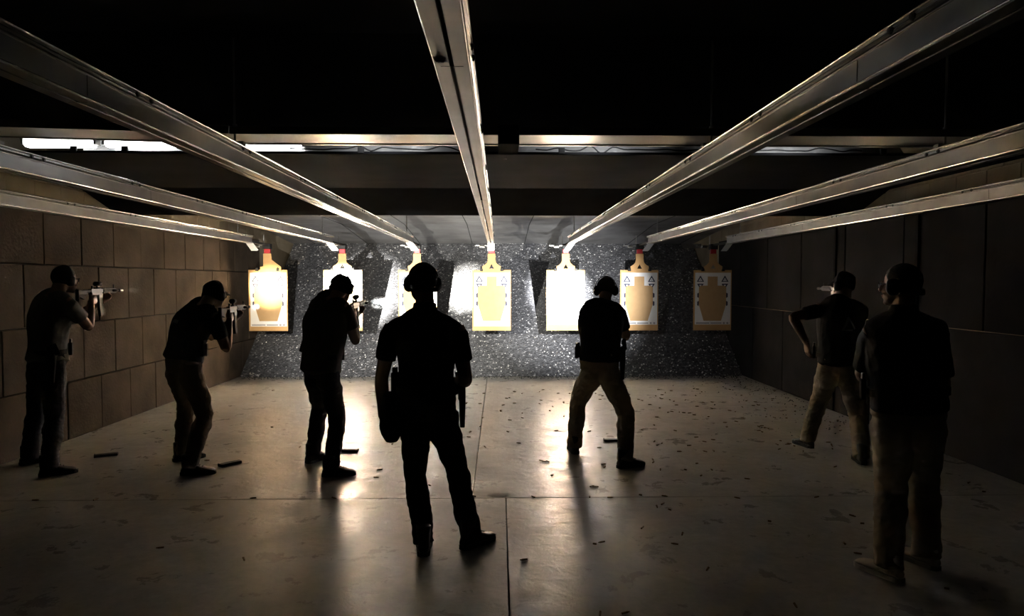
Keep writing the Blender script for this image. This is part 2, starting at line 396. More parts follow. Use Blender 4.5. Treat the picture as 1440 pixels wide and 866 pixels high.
for i, x in enumerate(LX):
    t = empty('target_rail', (x, 0, ZR0), label=rail_lab[i], cat='rail', group='overhead target rails')
    if i == 0:
        rail_me = obj('channel', rail_mesh(-1.5, 10.8), M['galv'], t)
        lip_me = obj('rolled_edges', lips_mesh(-1.5, 10.8), M['bright'], t)
        bm = B()
        cyl(bm, (0, 0, 0), (.006, 0, 0), .011, seg=6); cyl(bm, (.006, 0, 0), (.009, 0, 0), .007, seg=8)
        bolt_o = obj('bolt', bm, M['bolt'], t)
        bm = B(); box(bm, (0, 0, .06), (.0625, .003, .121)); seam_o = obj('joint_seam', bm, M['seam'], t)
        bolt_o.location = (.031, 1.2, .098); seam_o.location = (0, 1.25, 0)
    else:
        c = rail_me.copy(); C.objects.link(c); c.parent = t
        c = lip_me.copy(); C.objects.link(c); c.parent = t
    for n in range(9):
        yy = (2.09 - .25 * (i % 3)) + 1.04 * n
        if yy > 10.6: continue
        sides = (1,) if i < 3 else ((-1,) if i > 3 else (1, -1))
        for s in sides:
            for d in (-.05, .05):
                if i == 0 and n == 0 and d < 0: bolt_o.location = (.0465 * s, yy + d, .1015); continue
                c = bolt_o.copy(); C.objects.link(c); c.parent = t; c.location = (.0465 * s, yy + d, .1015); c.rotation_euler = (0, 0, 0 if s > 0 else math.pi)
    for n in range(3):
        if i == 0 and n == 0: seam_o.location = (0, 1.84 + .25 * i, 0); continue
        c = seam_o.copy(); C.objects.link(c); c.parent = t; c.location = (0, 1.9 + .2 * (i % 3) + 3.1 * n, 0)
    if i == 3:                                 # torn lip near the camera
        bm = B()
        n0 = 10
        va = [bm.verts.new((-.046 + .036 * k / n0, 1.83 + .012 * math.sin(k), -.001 - .012 * math.sin(math.pi * k / n0))) for k in range(n0 + 1)]
        vb = [bm.verts.new((-.046 + .036 * k / n0, 1.87 + .006 * math.sin(2 * k), .001)) for k in range(n0 + 1)]
        for k in range(n0): bm.faces.new((va[k], va[k + 1], vb[k + 1], vb[k]))
        ret = bmesh.ops.solidify(bm, geom=bm.faces[:], thickness=.0015)
        obj('torn_lip', bm, M['galv'], t, True, label='bent torn lip under the rail')
    # hanger rod near the far end with clamp
    bm = B(); cyl(bm, (0, 10.3, .12), (0, 10.3, .47), .006, seg=8); cyl(bm, (0, 10.3, .125), (0, 10.3, .14), .014, seg=6); cyl(bm, (0, 10.3, .2), (0, 10.3, .215), .012, seg=6)
    obj('hanger_rod', bm, M['galv'], t)
    # white number plate folded down from the rail end, slanting
    sg = 1 if i > 3 else (-1 if i < 3 else 0)
    ax, ay = V((1, 0, 0)), V((0, 0, 1))
    sh = .1 * sg
    bm = B(); prism(bm, [(-.055 + sh, .02), (.055 + sh, .02), (.055 - sh * .6, -.19), (.035 - sh * .6, -.205), (-.055 - sh * .6, -.205)], (0, 10.83, .09), ax, ay, V((0, 1, 0)), .003)
    pl = obj('end_plate', bm, M['white_metal'], t)
    bm = B(); o = V((sh * .45, 10.828, .055))
    prism(bm, [(-.035, -.038), (.012, -.03), (.022, .04), (.034, .042), (.03, -.02), (.04, -.045), (.0, -.05)], o, ax, ay, V((0, -1, 0)), .0015)
    obj('bird_mark', bm, M['navy_ink'], pl)

# ------------------------------------------------------------------ target carriers and targets
YT = 11.6; TW, TH = .652, 1.03; ZT0 = .825
def carrier(i, x):
    nm = ['first', 'second', 'third', 'fourth', 'fifth', 'sixth', 'seventh'][i]
    t = empty('target_carrier', (x, YT, 2.3), label=f'target carrier with red block under the end of the {nm} rail from the left', cat='target carrier', group='target carriers')
    bm = B(); box(bm, (0, -.38, -.02), (.05, .85, .035), bevel=.004); box(bm, (0, -.02, -.05), (.13, .12, .09), bevel=.008)
    obj('trolley', bm, M['polymer'], t)
    bm = B(); box(bm, (-.17, -.01, -.035), (.22, .06, .012)); box(bm, (-.16, -.02, -.05), (.09, .07, .045), bevel=.006); cyl(bm, (-.06, -.01, -.02), (-.06, -.01, .14), .006, seg=8); cyl(bm, (-.2, -.06, -.04), (-.12, -.06, -.04), .014, seg=8)
    obj('bracket', bm, M['galv'], t)
    if i == 6:
        bm = B(); prism(bm, [(-.55, .02), (-.2, .02), (-.2, -.05), (-.5, -.06)], (0, 0, -.02), (1, 0, 0), (0, 0, 1), (0, 1, 0), .004); obj('side_plate', bm, M['galv'], t)
    bm = B(); box(bm, (0, -.012, -.13), (.10, .05, .075), bevel=.006); obj('clamp_block', bm, M['red'], t, label='red clamp block')
    # tan hanger: neck, flared shoulders and triangular hole (bar = two arms + neck + foot)
    bm = B(); z0 = -.17 ; zb = ZT0 + TH - 2.3 + .0
    o = V((0, -.012, 0))
    if i != 0:
        hx = .045
        poly = [(-.065, z0), (.065, z0), (.065, zb + .17), (.075, zb + .125), (.115, zb + .085), (.155, zb + .065), (.155, zb + .02), (.13, zb - .02), (hx, zb + .02), (0, zb + .1), (-hx, zb + .02), (-.13, zb - .02), (-.155, zb + .02), (-.155, zb + .065), (-.115, zb + .085), (-.075, zb + .125), (-.065, zb + .17)]
        prism(bm, poly, o, (1, 0, 0), (0, 0, 1), (0, -1, 0), .018)
        bm2 = B(); prism(bm2, [(-.13, zb - .025), (.13, zb - .025), (.13, zb + .022), (-.13, zb + .022)], o, (1, 0, 0), (0, 0, 1), (0, -1, 0), .0175)
        me = bpy.data.meshes.new('x'); bm2.to_mesh(me); bm.from_mesh(me); bm2.free(); bpy.data.meshes.remove(me)
    else:
        poly = [(-.065, z0), (.065, z0), (.075, zb + .17), (.23, zb + .05), (.23, zb - .02), (-.12, zb - .02), (-.12, zb + .05), (-.065, zb + .06)]
        prism(bm, poly, o, (1, 0, 0), (0, 0, 1), (0, -1, 0), .018)
    obj('hanger_board', bm, M['board'], t)
    for s in (-1, 1):
        bm = B(); box(bm, (s * .175, -.02, zb + .005), (.045, .045, .05), bevel=.006); cyl(bm, (s * .175, -.03, zb + .03), (s * .175, .01, zb + .05), .012, seg=10); obj('clip', bm, M['polymer'], t)
    return t
def tri(cx, cz, r, inv=False):
    s = -1 if inv else 1
    return [(cx - r * .9, cz - s * r * .6), (cx + r * .9, cz - s * r * .6), (cx, cz + s * r * .95)]
def target(i, x):
    labs = ['paper silhouette target with a warm yellow hot spot, first from the left', 'glaring white paper target behind the rifleman in the olive shirt', 'paper target almost hidden behind the head of the central standing man',
            'yellow lit silhouette target just right of the central standing man', 'paper target blown out to pure white by a light, fifth from the left', 'evenly lit tan silhouette target right of the crouching shooter', 'dimmest silhouette target, the one furthest right with dark triangles']
    t = empty('silhouette_target', (x, YT, ZT0), label=labs[i], cat='target', group='paper targets on the range')
    Y = (0, 0, 0); AX, AY, AN = (1, 0, 0), (0, 0, 1), (0, -1, 0)
    bm = B(); box(bm, (0, 0, TH / 2), (TW, .008, TH), bevel=.001); obj('backing_board', bm, M['board'], t)
    off = -.0045; bz = .075 if i in (0, 3) else .1
    bm = B(); prism(bm, [(-.30, bz), (.31, bz), (.31, TH - .045), (-.30, TH - .045)], (0, off, 0), AX, AY, AN, .0012)
    pp = obj('paper_sheet', bm, M['paper'], t)
    off2 = off - .0014
    sil = [(-.085, .92), (.085, .92), (.085, .765), (.2, .765), (.235, .735), (.235, .45), (.15, .165), (-.15, .165), (-.235, .45), (-.235, .735), (-.2, .765), (-.085, .765)]
    bm = B(); prism(bm, sil, (0, off2, 0), AX, AY, AN, .0006); obj('silhouette', bm, M['tan_ink'], t)
    for s, ch in ((-1, 'A'), (1, 'B')):
        bm = B()
        outer, inner = tri(s * .21, .872, .07), tri(s * .21, .866, .038)
        for k in range(3):
            a, b2 = outer[k], outer[(k + 1) % 3]; c2, d = inner[(k + 1) % 3], inner[k]
            bm.faces.new([bm.verts.new((q[0], off2 - .0003, q[1])) for q in (a, b2, c2, d)])
        text_bm(bm, ch, (s * .21, off2 - .0002, .862), AX, AY, .035, .0004)
        obj('triangle_mark', bm, M['navy_ink'], pp)
        bm = B(); outer, inner = tri(s * .21, .76, .062, True), tri(s * .21, .765, .025, True)
        for k in range(3):
            a, b2 = outer[k], outer[(k + 1) % 3]; c2, d = inner[(k + 1) % 3], inner[k]
            bm.faces.new([bm.verts.new((q[0], off + -.0013, q[1])) for q in (a, b2, c2, d)])
        for zz in (.60, .46):
            bm.faces.new([bm.verts.new((s * q[0], off - .0013, q[1])) for q in ((.235, zz - .045), (.262, zz - .03), (.262, zz + .03), (.235, zz + .045))])
        obj('edge_marks', bm, M['navy_ink'], pp)
    bm = B()
    for x0, x1 in ((-.28, -.05), (-.03, .16)): box(bm, ((x0 + x1) / 2, off - .0014, bz + .025), (x1 - x0, .0006, .022))
    for xx in (.2, .26): cyl(bm, (xx, off - .001, bz + .025), (xx, off - .0017, bz + .025), .018, seg=12)
    obj('caption_strip', bm, M['grey_ink'], pp)
    return t
for i, x in enumerate(LX): carrier(i, x); target(i, x)

# ------------------------------------------------------------------ granulated rubber berm
bm = B(); nx, ny = 150, 90; grid = []
SL = .767
for i in range(nx + 1):
    col = []
    for j in range(ny + 1):
        x = XL + .045 + (XR - XL - .09) * i / nx; s = j / ny; y = YB + 3.55 * s
        q = V((x * 2.2, y * 2.2, 0)); z = SL * (y - YB) + noise.noise(q) * .03 * min(1, s * 12) + noise.noise(q * 7) * .012 * min(1, s * 12)
        yy = y + noise.noise(V((x * 3, 0, 5))) * .02
        col.append(bm.verts.new((x, yy, max(z, .002))))
    grid.append(col)
for i in range(nx):
    for j in range(ny): bm.faces.new((grid[i][j], grid[i + 1][j], grid[i + 1][j + 1], grid[i][j + 1]))
berm = tag(obj('rubber_berm', bm, M['berm'], smooth=True), 'sloping dark granulated rubber bank at the end of the range', 'rubber berm', kind='stuff')
def scatter(n, posf, smin, smax, flat=.15, nf=None):
    bm = B()
    for _ in range(n):
        p, nrm = posf(); s = random.uniform(smin, smax); k = random.choice((4, 5, 6))
        q = nrm.to_track_quat('Z', 'Y').to_matrix() @ Matrix.Rotation(random.uniform(-.6, .6), 3, 'X') @ Matrix.Rotation(random.uniform(-.6, .6), 3, 'Y')
        base = [q @ V((math.cos(2 * math.pi * a / k) * s * random.uniform(.5, 1), math.sin(2 * math.pi * a / k) * s * random.uniform(.4, 1), 0)) for a in range(k)]
        top = p + q @ V((0, 0, s * flat)); up = q @ V((0, 0, s * flat))
        lo = [bm.verts.new(p + b) for b in base]; hi = [bm.verts.new(p + b * .8 + up) for b in base]
        bm.faces.new(hi); bm.faces.new(list(reversed(lo)))
        for a in range(k): bm.faces.new((lo[a], lo[(a + 1) % k], hi[(a + 1) % k], hi[a]))
    return bm
nb = V((0, -SL, 1)).normalized()
def on_berm():
    while True:
        s = random.random() ** 1.25
        x = random.uniform(XL + .05, XR - .05); y = YB + 3.4 * s
        if noise.noise(V((x * 1.1, y * 1.1, 3))) + random.uniform(-.6, .7) > 0: break
    return V((x, y, SL * (y - YB))) + nb * .02, nb
tag(obj('paper_flakes', scatter(2600, on_berm, .006, .021), M['flake']), 'countless white paper scraps strewn over the dark rubber bank', 'paper scraps', kind='stuff')
def at_foot():
    y = YB - abs(random.gauss(0, .16)); x = random.uniform(XL + .1, XR - .1); return V((x, y, .002)), V((0, 0, 1))
tag(obj('rubber_crumbs', scatter(1500, at_foot, .004, .014, .8), M['crumb']), 'loose rubber crumbs along the foot of the bank', 'rubber crumbs', kind='stuff')
def near_right():
    return V((XR - .08 - abs(random.gauss(0, .5)), random.uniform(7.2, 11.8), .002)), V((0, 0, 1))
tag(obj('floor_crumbs', scatter(260, near_right, .005, .013, .7), M['crumb']), 'fine rubber crumbs swept against the foot of the right wall', 'rubber crumbs', kind='stuff')

# ------------------------------------------------------------------ people
UP = V((0, 0, 1))
def ik(a, c, hint, l1, l2, who=''):
    """mid joint between a and c, bent towards hint"""
    a, c = V(a), V(c); d = c - a; L = d.length
    if L > (l1 + l2) * .995:
        k = L / (l1 + l2) / .995
        if k > 1.04: print('STRETCH', who, round(k, 2))
        l1 *= k; l2 *= k
    u = d.normalized(); x = (l1 * l1 - l2 * l2 + L * L) / (2 * L); h = math.sqrt(max(0, l1 * l1 - x * x))
    w = V(hint) - a; w = w - u * w.dot(u)
    if w.length < 1e-5: w = V((0, 0, -1)) - u * u.z * -1
    return a + u * x + w.normalized() * h
def hand(bm, w, d, n, t, curl=.5, spread=.06, thumb=.5):
    """w wrist, d palm direction, n palm normal, t thumb side"""
    d = V(d).normalized(); n = V(n); n = (n - d * n.dot(d)).normalized(); t = V(t); t = (t - d * t.dot(d) - n * t.dot(n)).normalized()
    loft(bm, [w - d * .02, w + d * .015, w + d * .055, w + d * .088], [(.027, .02), (.031, .019), (.041, .0155), (.040, .0125)], t, 14, 3, .5, 2.6)
    for k, (o, L, r) in enumerate(((.031, .072, .0088), (.0105, .08, .009), (-.010, .075, .0086), (-.030, .058, .0078))):
        base = w + d * (.086 - abs(k - 1) * .004) + t * o; dirv = (d + t * spread * (1.5 - k)).normalized()
        pts = [base - dirv * .015, base]; p = base; ang = 0
        for sgl, f in ((.45, 1), (.3, 1.25), (.25, .8)):
            ang += curl * f * R(62); q = dirv * math.cos(ang) + n * math.sin(ang); p = p + q * L * sgl; pts.append(p)
        loft(bm, pts, [r, r, r * .98, r * .9, r * .78], t, 10, 3, .9)
    b0 = w + d * .022 + t * .026 + n * .004; td = (d * .65 + t * .72 + n * .25).normalized(); td2 = (d * .85 + t * (.45 - thumb * .7) + n * thumb * .8).normalized()
    p1 = b0 + td * .038; p2 = p1 + td2 * .032; p3 = p2 + (td2 + n * .2 * thumb).normalized() * .024
    loft(bm, [b0 - td * .012, b0, p1, p2, p3], [.013, .015, .0115, .0105, .008], n, 10, 3, .9)
def shoe(parent, g, d, m, msole, high=True, s=1.0):
    """g: ground point under the ankle; d: toe direction"""
    d = V((d[0], d[1], 0)).normalized(); r = V((d.y, -d.x, 0))
    bm = B()
    secs = [(-.075, .028, .05), (-.06, .036, .075), (-.02, .041, .105 if high else .085), (.03, .043, .098 if high else .078), (.08, .047, .075 if high else .062), (.13, .05, .055), (.175, .044, .045), (.2, .028, .032)]
    rings = []
    for (x, w, h) in secs:
        ring = []
        for k in range(16):
            th = 2 * math.pi * k / 16; cx, sx = math.cos(th), math.sin(th)
            cx = math.copysign(abs(cx) ** .75, cx); sx = math.copysign(abs(sx) ** .8, sx)
            ring.append(bm.verts.new(g + d * x * s + r * w * cx * s + UP * (.022 + (h - .02) / 2 * (1 + sx)) * s))
        rings.append(ring)
    for i in range(len(rings) - 1):
        for k in range(16): bm.faces.new((rings[i][k], rings[i][(k + 1) % 16], rings[i + 1][(k + 1) % 16], rings[i + 1][k]))
    bm.faces.new(list(reversed(rings[0]))); bm.faces.new(rings[-1])
    zt = .17 if high else .105
    loft(bm, [g + UP * .06 - d * .02, g + UP * .1 - d * .022, g + UP * zt - d * .02], [(.042, .05), (.042, .052), (.046, .054)], r, 16, 3, .3)
    o = remeshed('shoe', bm, m, parent, .005, 3, .0015, 30)
    bm = B(); out = [(-.082, .02), (-.06, .038), (-.01, .041), (.04, .042), (.09, .05), (.14, .054), (.18, .045), (.207, .02)]
    poly = [(x * s, w * s) for x, w in out] + [(x * s, -w * s) for x, w in reversed(out)]
    prism(bm, poly, g, d, r, UP, .027 * s); sl = wobj('sole', bm, msole, parent); sl.parent = o; sl.matrix_parent_inverse = Matrix.Identity(4)
    bm = B()
    for k in range(4):
        x = .035 + k * .022; z = (.1 if high else .08) - k * .0095
        cyl(bm, g + d * x + r * .02 + UP * z, g + d * x - r * .02 + UP * z, .0028, seg=6)
    lc = wobj('laces', bm, msole if not high else M['nylon'], parent); lc.parent = o; lc.matrix_parent_inverse = Matrix.Identity(4)
    return o
def basis(f):
    f = V(f).normalized(); r = f.cross(UP).normalized(); u = r.cross(f).normalized(); return r, f, u
def person(name, J, o):
    """J: joints in metres; o: options"""
    f = V((math.sin(R(o['yaw'])), math.cos(R(o['yaw'])), 0)); r = f.cross(UP)
    gz = (J['footL'] + J['footR']) / 2; root = empty('person', (gz.x, gz.y, 0), label=o['label'], cat='person')
    k = o.get('bulk', 1.0); pel, che, nck, H = J['pelvis'], J['chest'], J['neck'], J['head']
    sL, sR = J['shL'], J['shR']; sh_side = (sR - sL).normalized(); hip_side = (J['hipR'] - J['hipL']).normalized()
    wst = pel.lerp(che, .42) + V(o.get('waist', (0, 0, 0)))
    hipw = o.get('hipw', .165)
    aL, aR = J['footL'] + UP * .09, J['footR'] + UP * .09
    kL = ik(J['hipL'], aL, J['kneeL'], .44, .43, name + ' legL'); kR = ik(J['hipR'], aR, J['kneeR'], .44, .43, name + ' legR')
    eL = ik(sL, J['wrL'], J['elL'], .30, .265, name + ' armL'); eR = ik(sR, J['wrR'], J['elR'], .30, .265, name + ' armR')
    spine = [pel - UP * .06, pel + (wst - pel) * .3, wst, che, nck.lerp((sL + sR) / 2, .55), nck]
    tr = [(hipw * .9, .105), (hipw * .93, .11), (.145 * k, .108 * k), (.172 * k, .122 * k), (.155 * k, .1), (.06, .062)]
    ts = [hip_side, hip_side, hip_side.lerp(sh_side, .5), sh_side, sh_side, sh_side]
    hy = o.get('hyaw', o['yaw']); hp = o.get('hpitch', 0)
    hf = V((math.sin(R(hy)) * math.cos(R(hp)), math.cos(R(hy)) * math.cos(R(hp)), math.sin(R(hp)))); hr, hf, hu = basis(hf)
    roll = Matrix.Rotation(R(o.get('hroll', 0)), 3, hf); hr = roll @ hr; hu = roll @ hu
    HB = Matrix((hr, hf, hu)).transposed()
    # ---- body
    bm = B()
    loft(bm, spine, tr, ts, 24, 3, .5, 2.3)
    loft(bm, [nck - UP * .03, nck.lerp(H, .5) - hf * .012, H - hu * .04 - hf * .015], [.062, .056, .058], hr, 16, 3, .3)
    mid_ = nck.lerp((sL + sR) / 2, .55) - UP * .01; loft(bm, [sL.lerp(sR, .04), sL.lerp(mid_, .5) + UP * .012, mid_, sR.lerp(mid_, .5) + UP * .012, sR.lerp(sL, .04)], [.055, .062, .07, .062, .055], UP, 16, 3, .5)
    for s, a, e, w in ((-1, sL, eL, J['wrL']), (1, sR, eR, J['wrR'])):
        inn = a.lerp(che, .35); fw = (w - e).normalized()
        loft(bm, [inn, a, a.lerp(e, .35), a.lerp(e, .75), e, e.lerp(w, .3), e.lerp(w, .75), w + fw * .01], [.06, .06, .054, .045, .042, .044, .033, (.028, .024)], sh_side, 16, 3, .5)
    for s, h, kn, a, ft in ((-1, J['hipL'], kL, aL, J['footL']), (1, J['hipR'], kR, aR, J['footR'])):
        loft(bm, [h + UP * .05, h - UP * .03, h.lerp(kn, .5), kn, kn.lerp(a, .3), kn.lerp(a, .75), a, ft + UP * .05], [.085, .088, .078, .056, .058, .042, .034, .028], hip_side, 16, 3, .5)
        td = V((*o['toeL' if s < 0 else 'toeR'], 0)).normalized(); loft(bm, [ft + UP * .048 - td * .035, ft + UP * .045 + td * .04, ft + UP * .036 + td * .11], [(.026, .02), (.028, .015), (.024, .007)], td.cross(UP), 14, 3, .6)
    # head
    E = lambda p, rr: ellipsoid(bm, H + HB @ V(p), rr, HB)
    E((0, -.012, .03), (.078, .098, .09)); E((0, .03, -.015), (.066, .066, .085)); E((0, .045, -.062), (.05, .052, .045)); E((0, .078, -.09), (.024, .02, .018))
    loft(bm, [H + HB @ V((0, .088, .025)), H + HB @ V((0, .106, 0)), H + HB @ V((0, .114, -.018))], [.009, .011, .0155], hr, 10, 3, .8)
    E((0, .096, -.052), (.024, .011, .006)); E((0, .095, -.062), (.021, .011, .0065)); E((.026, .083, .026), (.022, .012, .007)); E((-.026, .083, .026), (.022, .012, .007))
    for s in (-1, 1):
        E((s * .078, -.008, -.008), (.009, .02, .031)); E((s * .031, .084, .006), (.0125, .012, .0105)); E((s * .04, .062, -.03), (.022, .025, .02))
    for s, nm in ((-1, 'L'), (1, 'R')):
        w = J['wr' + nm]; e = eL if s < 0 else eR; hd = o['hand' + nm]
        dd = V(hd[0]) if hd[0] else (w - e); hand(bm, w, dd, V(hd[1]), V(hd[2]), hd[3], thumb=hd[4] if len(hd) > 4 else .5)
    body = remeshed('body', bm, [M['skin'], M['eye'], M['lips']], root, .0045, 2)
    eyes = [H + HB @ V((s * .031, .094, .006)) for s in (-1, 1)]; lp = H + HB @ V((0, .104, -.057))
    for pg in body.data.polygons:
        c = pg.center
        if (c - H).length < .14:
            if min((c - q).length for q in eyes) < .0085: pg.material_index = 1
            elif abs(HB.col[0].dot(c - lp)) < .022 and abs(HB.col[2].dot(c - lp)) < .0095 and HB.col[1].dot(c - lp) > -.016: pg.material_index = 2
    # ---- shirt
    bm = B(); q = .016 * o.get('loose', 1)
    sp2 = [pel + (wst - pel) * o.get('hem', -.1), wst, che, nck.lerp((sL + sR) / 2, .5), nck - UP * .002]
    loft(bm, sp2, [(hipw + q, .138 + q), (.152 * k + q * 1.2, .116 * k + q * 1.2), (.178 * k + q, .128 * k + q), (.16 * k + q * .7, .105 + q * .5), (.064, .068)], ts[1:], 28, 4, .3, 2.3)
    loft(bm, [sL.lerp(sR, .04), sL.lerp(mid_, .5) + UP * .014, mid_, sR.lerp(mid_, .5) + UP * .014, sR.lerp(sL, .04)], [.066, .073, .08, .073, .066], UP, 20, 3, .5)
    for s, a, e in ((-1, sL, eL), (1, sR, eR)):
        inn = a.lerp(che, .35); t = o.get('sleeve', .62); sw = o.get('sleevew', 1)
        loft(bm, [inn, a - UP * .01, a.lerp(e, t * .5), a.lerp(e, t)], [.07, .064, .066 * sw, .066 * sw], sh_side, 20, 4, .12)
    if o.get('collar'): loft(bm, [nck - UP * .01, nck + UP * .03], [.074, .07], sh_side, 20, 3, .1)
    remeshed('shirt', bm, M[o['shirt']], root, .0065, 4, .010, 8, (1, 1, .8))
    # ---- trousers
    bm = B()
    loft(bm, [pel - UP * .09, pel, pel + (wst - pel) * .6], [(hipw + .012, .125), (hipw + .012, .135), (.155 * max(k, 1) + .004, .124 * max(k, 1))], hip_side, 24, 4, .4, 2.3)
    bg = o.get('baggy', 1)
    for s, h, kn, a in ((-1, J['hipL'], kL, aL), (1, J['hipR'], kR, aR)):
        loft(bm, [h + UP * .06, h - UP * .03, h.lerp(kn, .45), kn, kn.lerp(a, .35), kn.lerp(a, .8), a + UP * -.03], [.095, .1 * bg, .091 * bg, .073 * bg, .073 * bg, .066 * bg, .066 * bg], hip_side, 20, 5, .15)
    remeshed('trousers', bm, M[o['trousers']], root, .0065, 3, .013, 9, (1, 1, 1.5))
    # ---- belt
    bm = B(); bc = pel + (wst - pel) * .36; seg = 40; rings = []
    for kk in range(seg):
        th = 2 * math.pi * kk / seg; rr = []
        for dz, ex in ((-.022, 0), (.022, 0), (.022, .007), (-.022, .007)):
            rr.append(bm.verts.new(bc + hip_side * (hipw + .026 + ex) * math.cos(th) + hip_side.cross(UP) * -(.138 + ex) * math.sin(th) + UP * dz))
        rings.append(rr)
    for kk in range(seg):
        for m_ in range(4): bm.faces.new((rings[kk][m_], rings[(kk + 1) % seg][m_], rings[(kk + 1) % seg][(m_ + 1) % 4], rings[kk][(m_ + 1) % 4]))
    wobj('belt', bm, M['nylon'], root)
    # ---- shoes
    for nm in 'LR': shoe(root, J['foot' + nm], o['toe' + nm], M[o.get('shoes', 'boot')], M['sole_w'] if o.get('shoes') == 'sneaker' else M['sole'], o.get('shoes') != 'sneaker')
    # ---- headwear
    def cupdome(nm, m_, lift=0, back=.0, rr=(.088, .108, .088)):
        bm = B(); ellipsoid(bm, (0, 0, 0), rr, None, 32, 20)
        bmesh.ops.bisect_plane(bm, geom=bm.verts[:] + bm.edges[:] + bm.faces[:], plane_co=(0, 0, 0), plane_no=(0, back, 1), clear_inner=True)
        for v in bm.verts: v.co = H + HB @ (v.co + V((0, -.012, .035 + lift)))
        bmesh.ops.solidify(bm, geom=bm.faces[:], thickness=.003); return wobj(nm, bm, m_, root, True)
    if o.get('cap'):
        cp = cupdome('cap', M[o['cap']], 0, .25)
        bm = B(); n1 = 14; top = []; bot = []
        for kk in range(n1 + 1):
            a = math.pi * kk / n1; rx = .072 * math.cos(a)
            inn = V((rx, .055 + .03 * math.sin(a), .052)); out = V((rx * 1.05, .065 + .105 * math.sin(a) ** .8, .046 - .022 * (1 - math.sin(a)) - .012 * math.sin(a)))
            top.append((bm.verts.new(H + HB @ inn), bm.verts.new(H + HB @ out))); bot.append((bm.verts.new(H + HB @ (inn - V((0, 0, .004)))), bm.verts.new(H + HB @ (out - V((0, 0, .004))))))
        for kk in range(n1):
            bm.faces.new((top[kk][0], top[kk + 1][0], top[kk + 1][1], top[kk][1])); bm.faces.new((bot[kk][1], bot[kk + 1][1], bot[kk + 1][0], bot[kk][0]))
            bm.faces.new((top[kk][1], top[kk + 1][1], bot[kk + 1][1], bot[kk][1]))
        br = wobj('brim', bm, M[o['cap']], root, True); br.parent = cp; br.matrix_parent_inverse = Matrix.Identity(4)
        bm = B(); ellipsoid(bm, H + HB @ V((0, -.012, .123)), (.008, .008, .005), HB, 10, 6); bt = wobj('cap_button', bm, M[o['cap']], root); bt.parent = cp; bt.matrix_parent_inverse = Matrix.Identity(4)
    bm = B(); ellipsoid(bm, (0, 0, 0), (.083, .101, .098), None, 32, 22)
    bmesh.ops.bisect_plane(bm, geom=bm.verts[:] + bm.edges[:] + bm.faces[:], plane_co=(0, .045, 0), plane_no=(0, -1, .62), clear_inner=True)
    for v in bm.verts: v.co = H + HB @ (v.co * (1 + .02 * noise.noise(v.co * 60)) + V((0, -.014, .03)))
    bmesh.ops.solidify(bm, geom=bm.faces[:], thickness=.004); wobj('hair', bm, M['hair'], root, True)
    # earmuffs: two cups and a headband
    bm = B(); pts = []
    for kk in range(13):
        a = math.pi * kk / 12
        pts.append(H + HB @ (V((.106 * math.cos(a), -.005, .005 + .129 * math.sin(a))) if o.get('band', 1) else V((.104 * math.cos(a), -.005 - .112 * math.sin(a), -.01 - .03 * math.sin(a)))))
    loft(bm, pts, [(.015, .0035)] * 13, hf if o.get('band', 1) else hu, 10, 2, .3); mf = wobj('earmuffs', bm, M['polymer'], root, True)
    for s in (-1, 1):
        bm = B(); loft(bm, [H + HB @ V((s * .074, -.005, -.005)), H + HB @ V((s * .092, -.005, -.005)), H + HB @ V((s * .108, -.005, -.005))], [(.036, .045), (.04, .049), (.031, .04)], hf, 20, 3, .35, 2.6)
        ec = wobj('ear_cup', bm, M['polymer'], root, True); ec.parent = mf; ec.matrix_parent_inverse = Matrix.Identity(4)
    # glasses
    bm = B()
    for s in (-1, 1):
        lo = [H + HB @ V((s * x, y, z)) for x, y, z in ((.006, .112, .02), (.03, .112, .027), (.06, .098, .02), (.066, .088, .005), (.05, .1, -.014), (.02, .112, -.012))]
        fr = [bm.verts.new(p_) for p_ in lo]; bk = [bm.verts.new(p_ - hf * .002) for p_ in lo]
        bm.faces.new(fr); bm.faces.new(list(reversed(bk)))
        for kk in range(6): bm.faces.new((fr[kk], fr[(kk + 1) % 6], bk[(kk + 1) % 6], bk[kk]))
    gl = wobj('glasses', bm, M['lens'], root)
    bm = B()
    for s in (-1, 1): cyl(bm, H + HB @ V((s * .066, .09, .014)), H + HB @ V((s * .08, -.01, .012)), .0025, seg=6)
    cyl(bm, H + HB @ V((-.008, .113, .014)), H + HB @ V((.008, .113, .014)), .0025, seg=6)
    gt = wobj('temples', bm, M['polymer'], root); gt.parent = gl; gt.matrix_parent_inverse = Matrix.Identity(4)
    info = dict(root=root, bc=bc, hip=hip_side, hw=hipw + .03, eL=eL, eR=eR, HB=HB, H=H, f=f, r=r, che=che, sh=sh_side, k=k)
    return info
def belt_pt(I, ang, out=0.0):                 # ang 0 = person's right side, 90 = front
    a = R(ang); fw = I['hip'].cross(UP) * -1
    d = (I['hip'] * math.cos(a) + fw * math.sin(a))
    return I['bc'] + I['hip'] * (I['hw'] + out) * math.cos(a) + fw * (.143 + out) * math.sin(a), d.normalized()
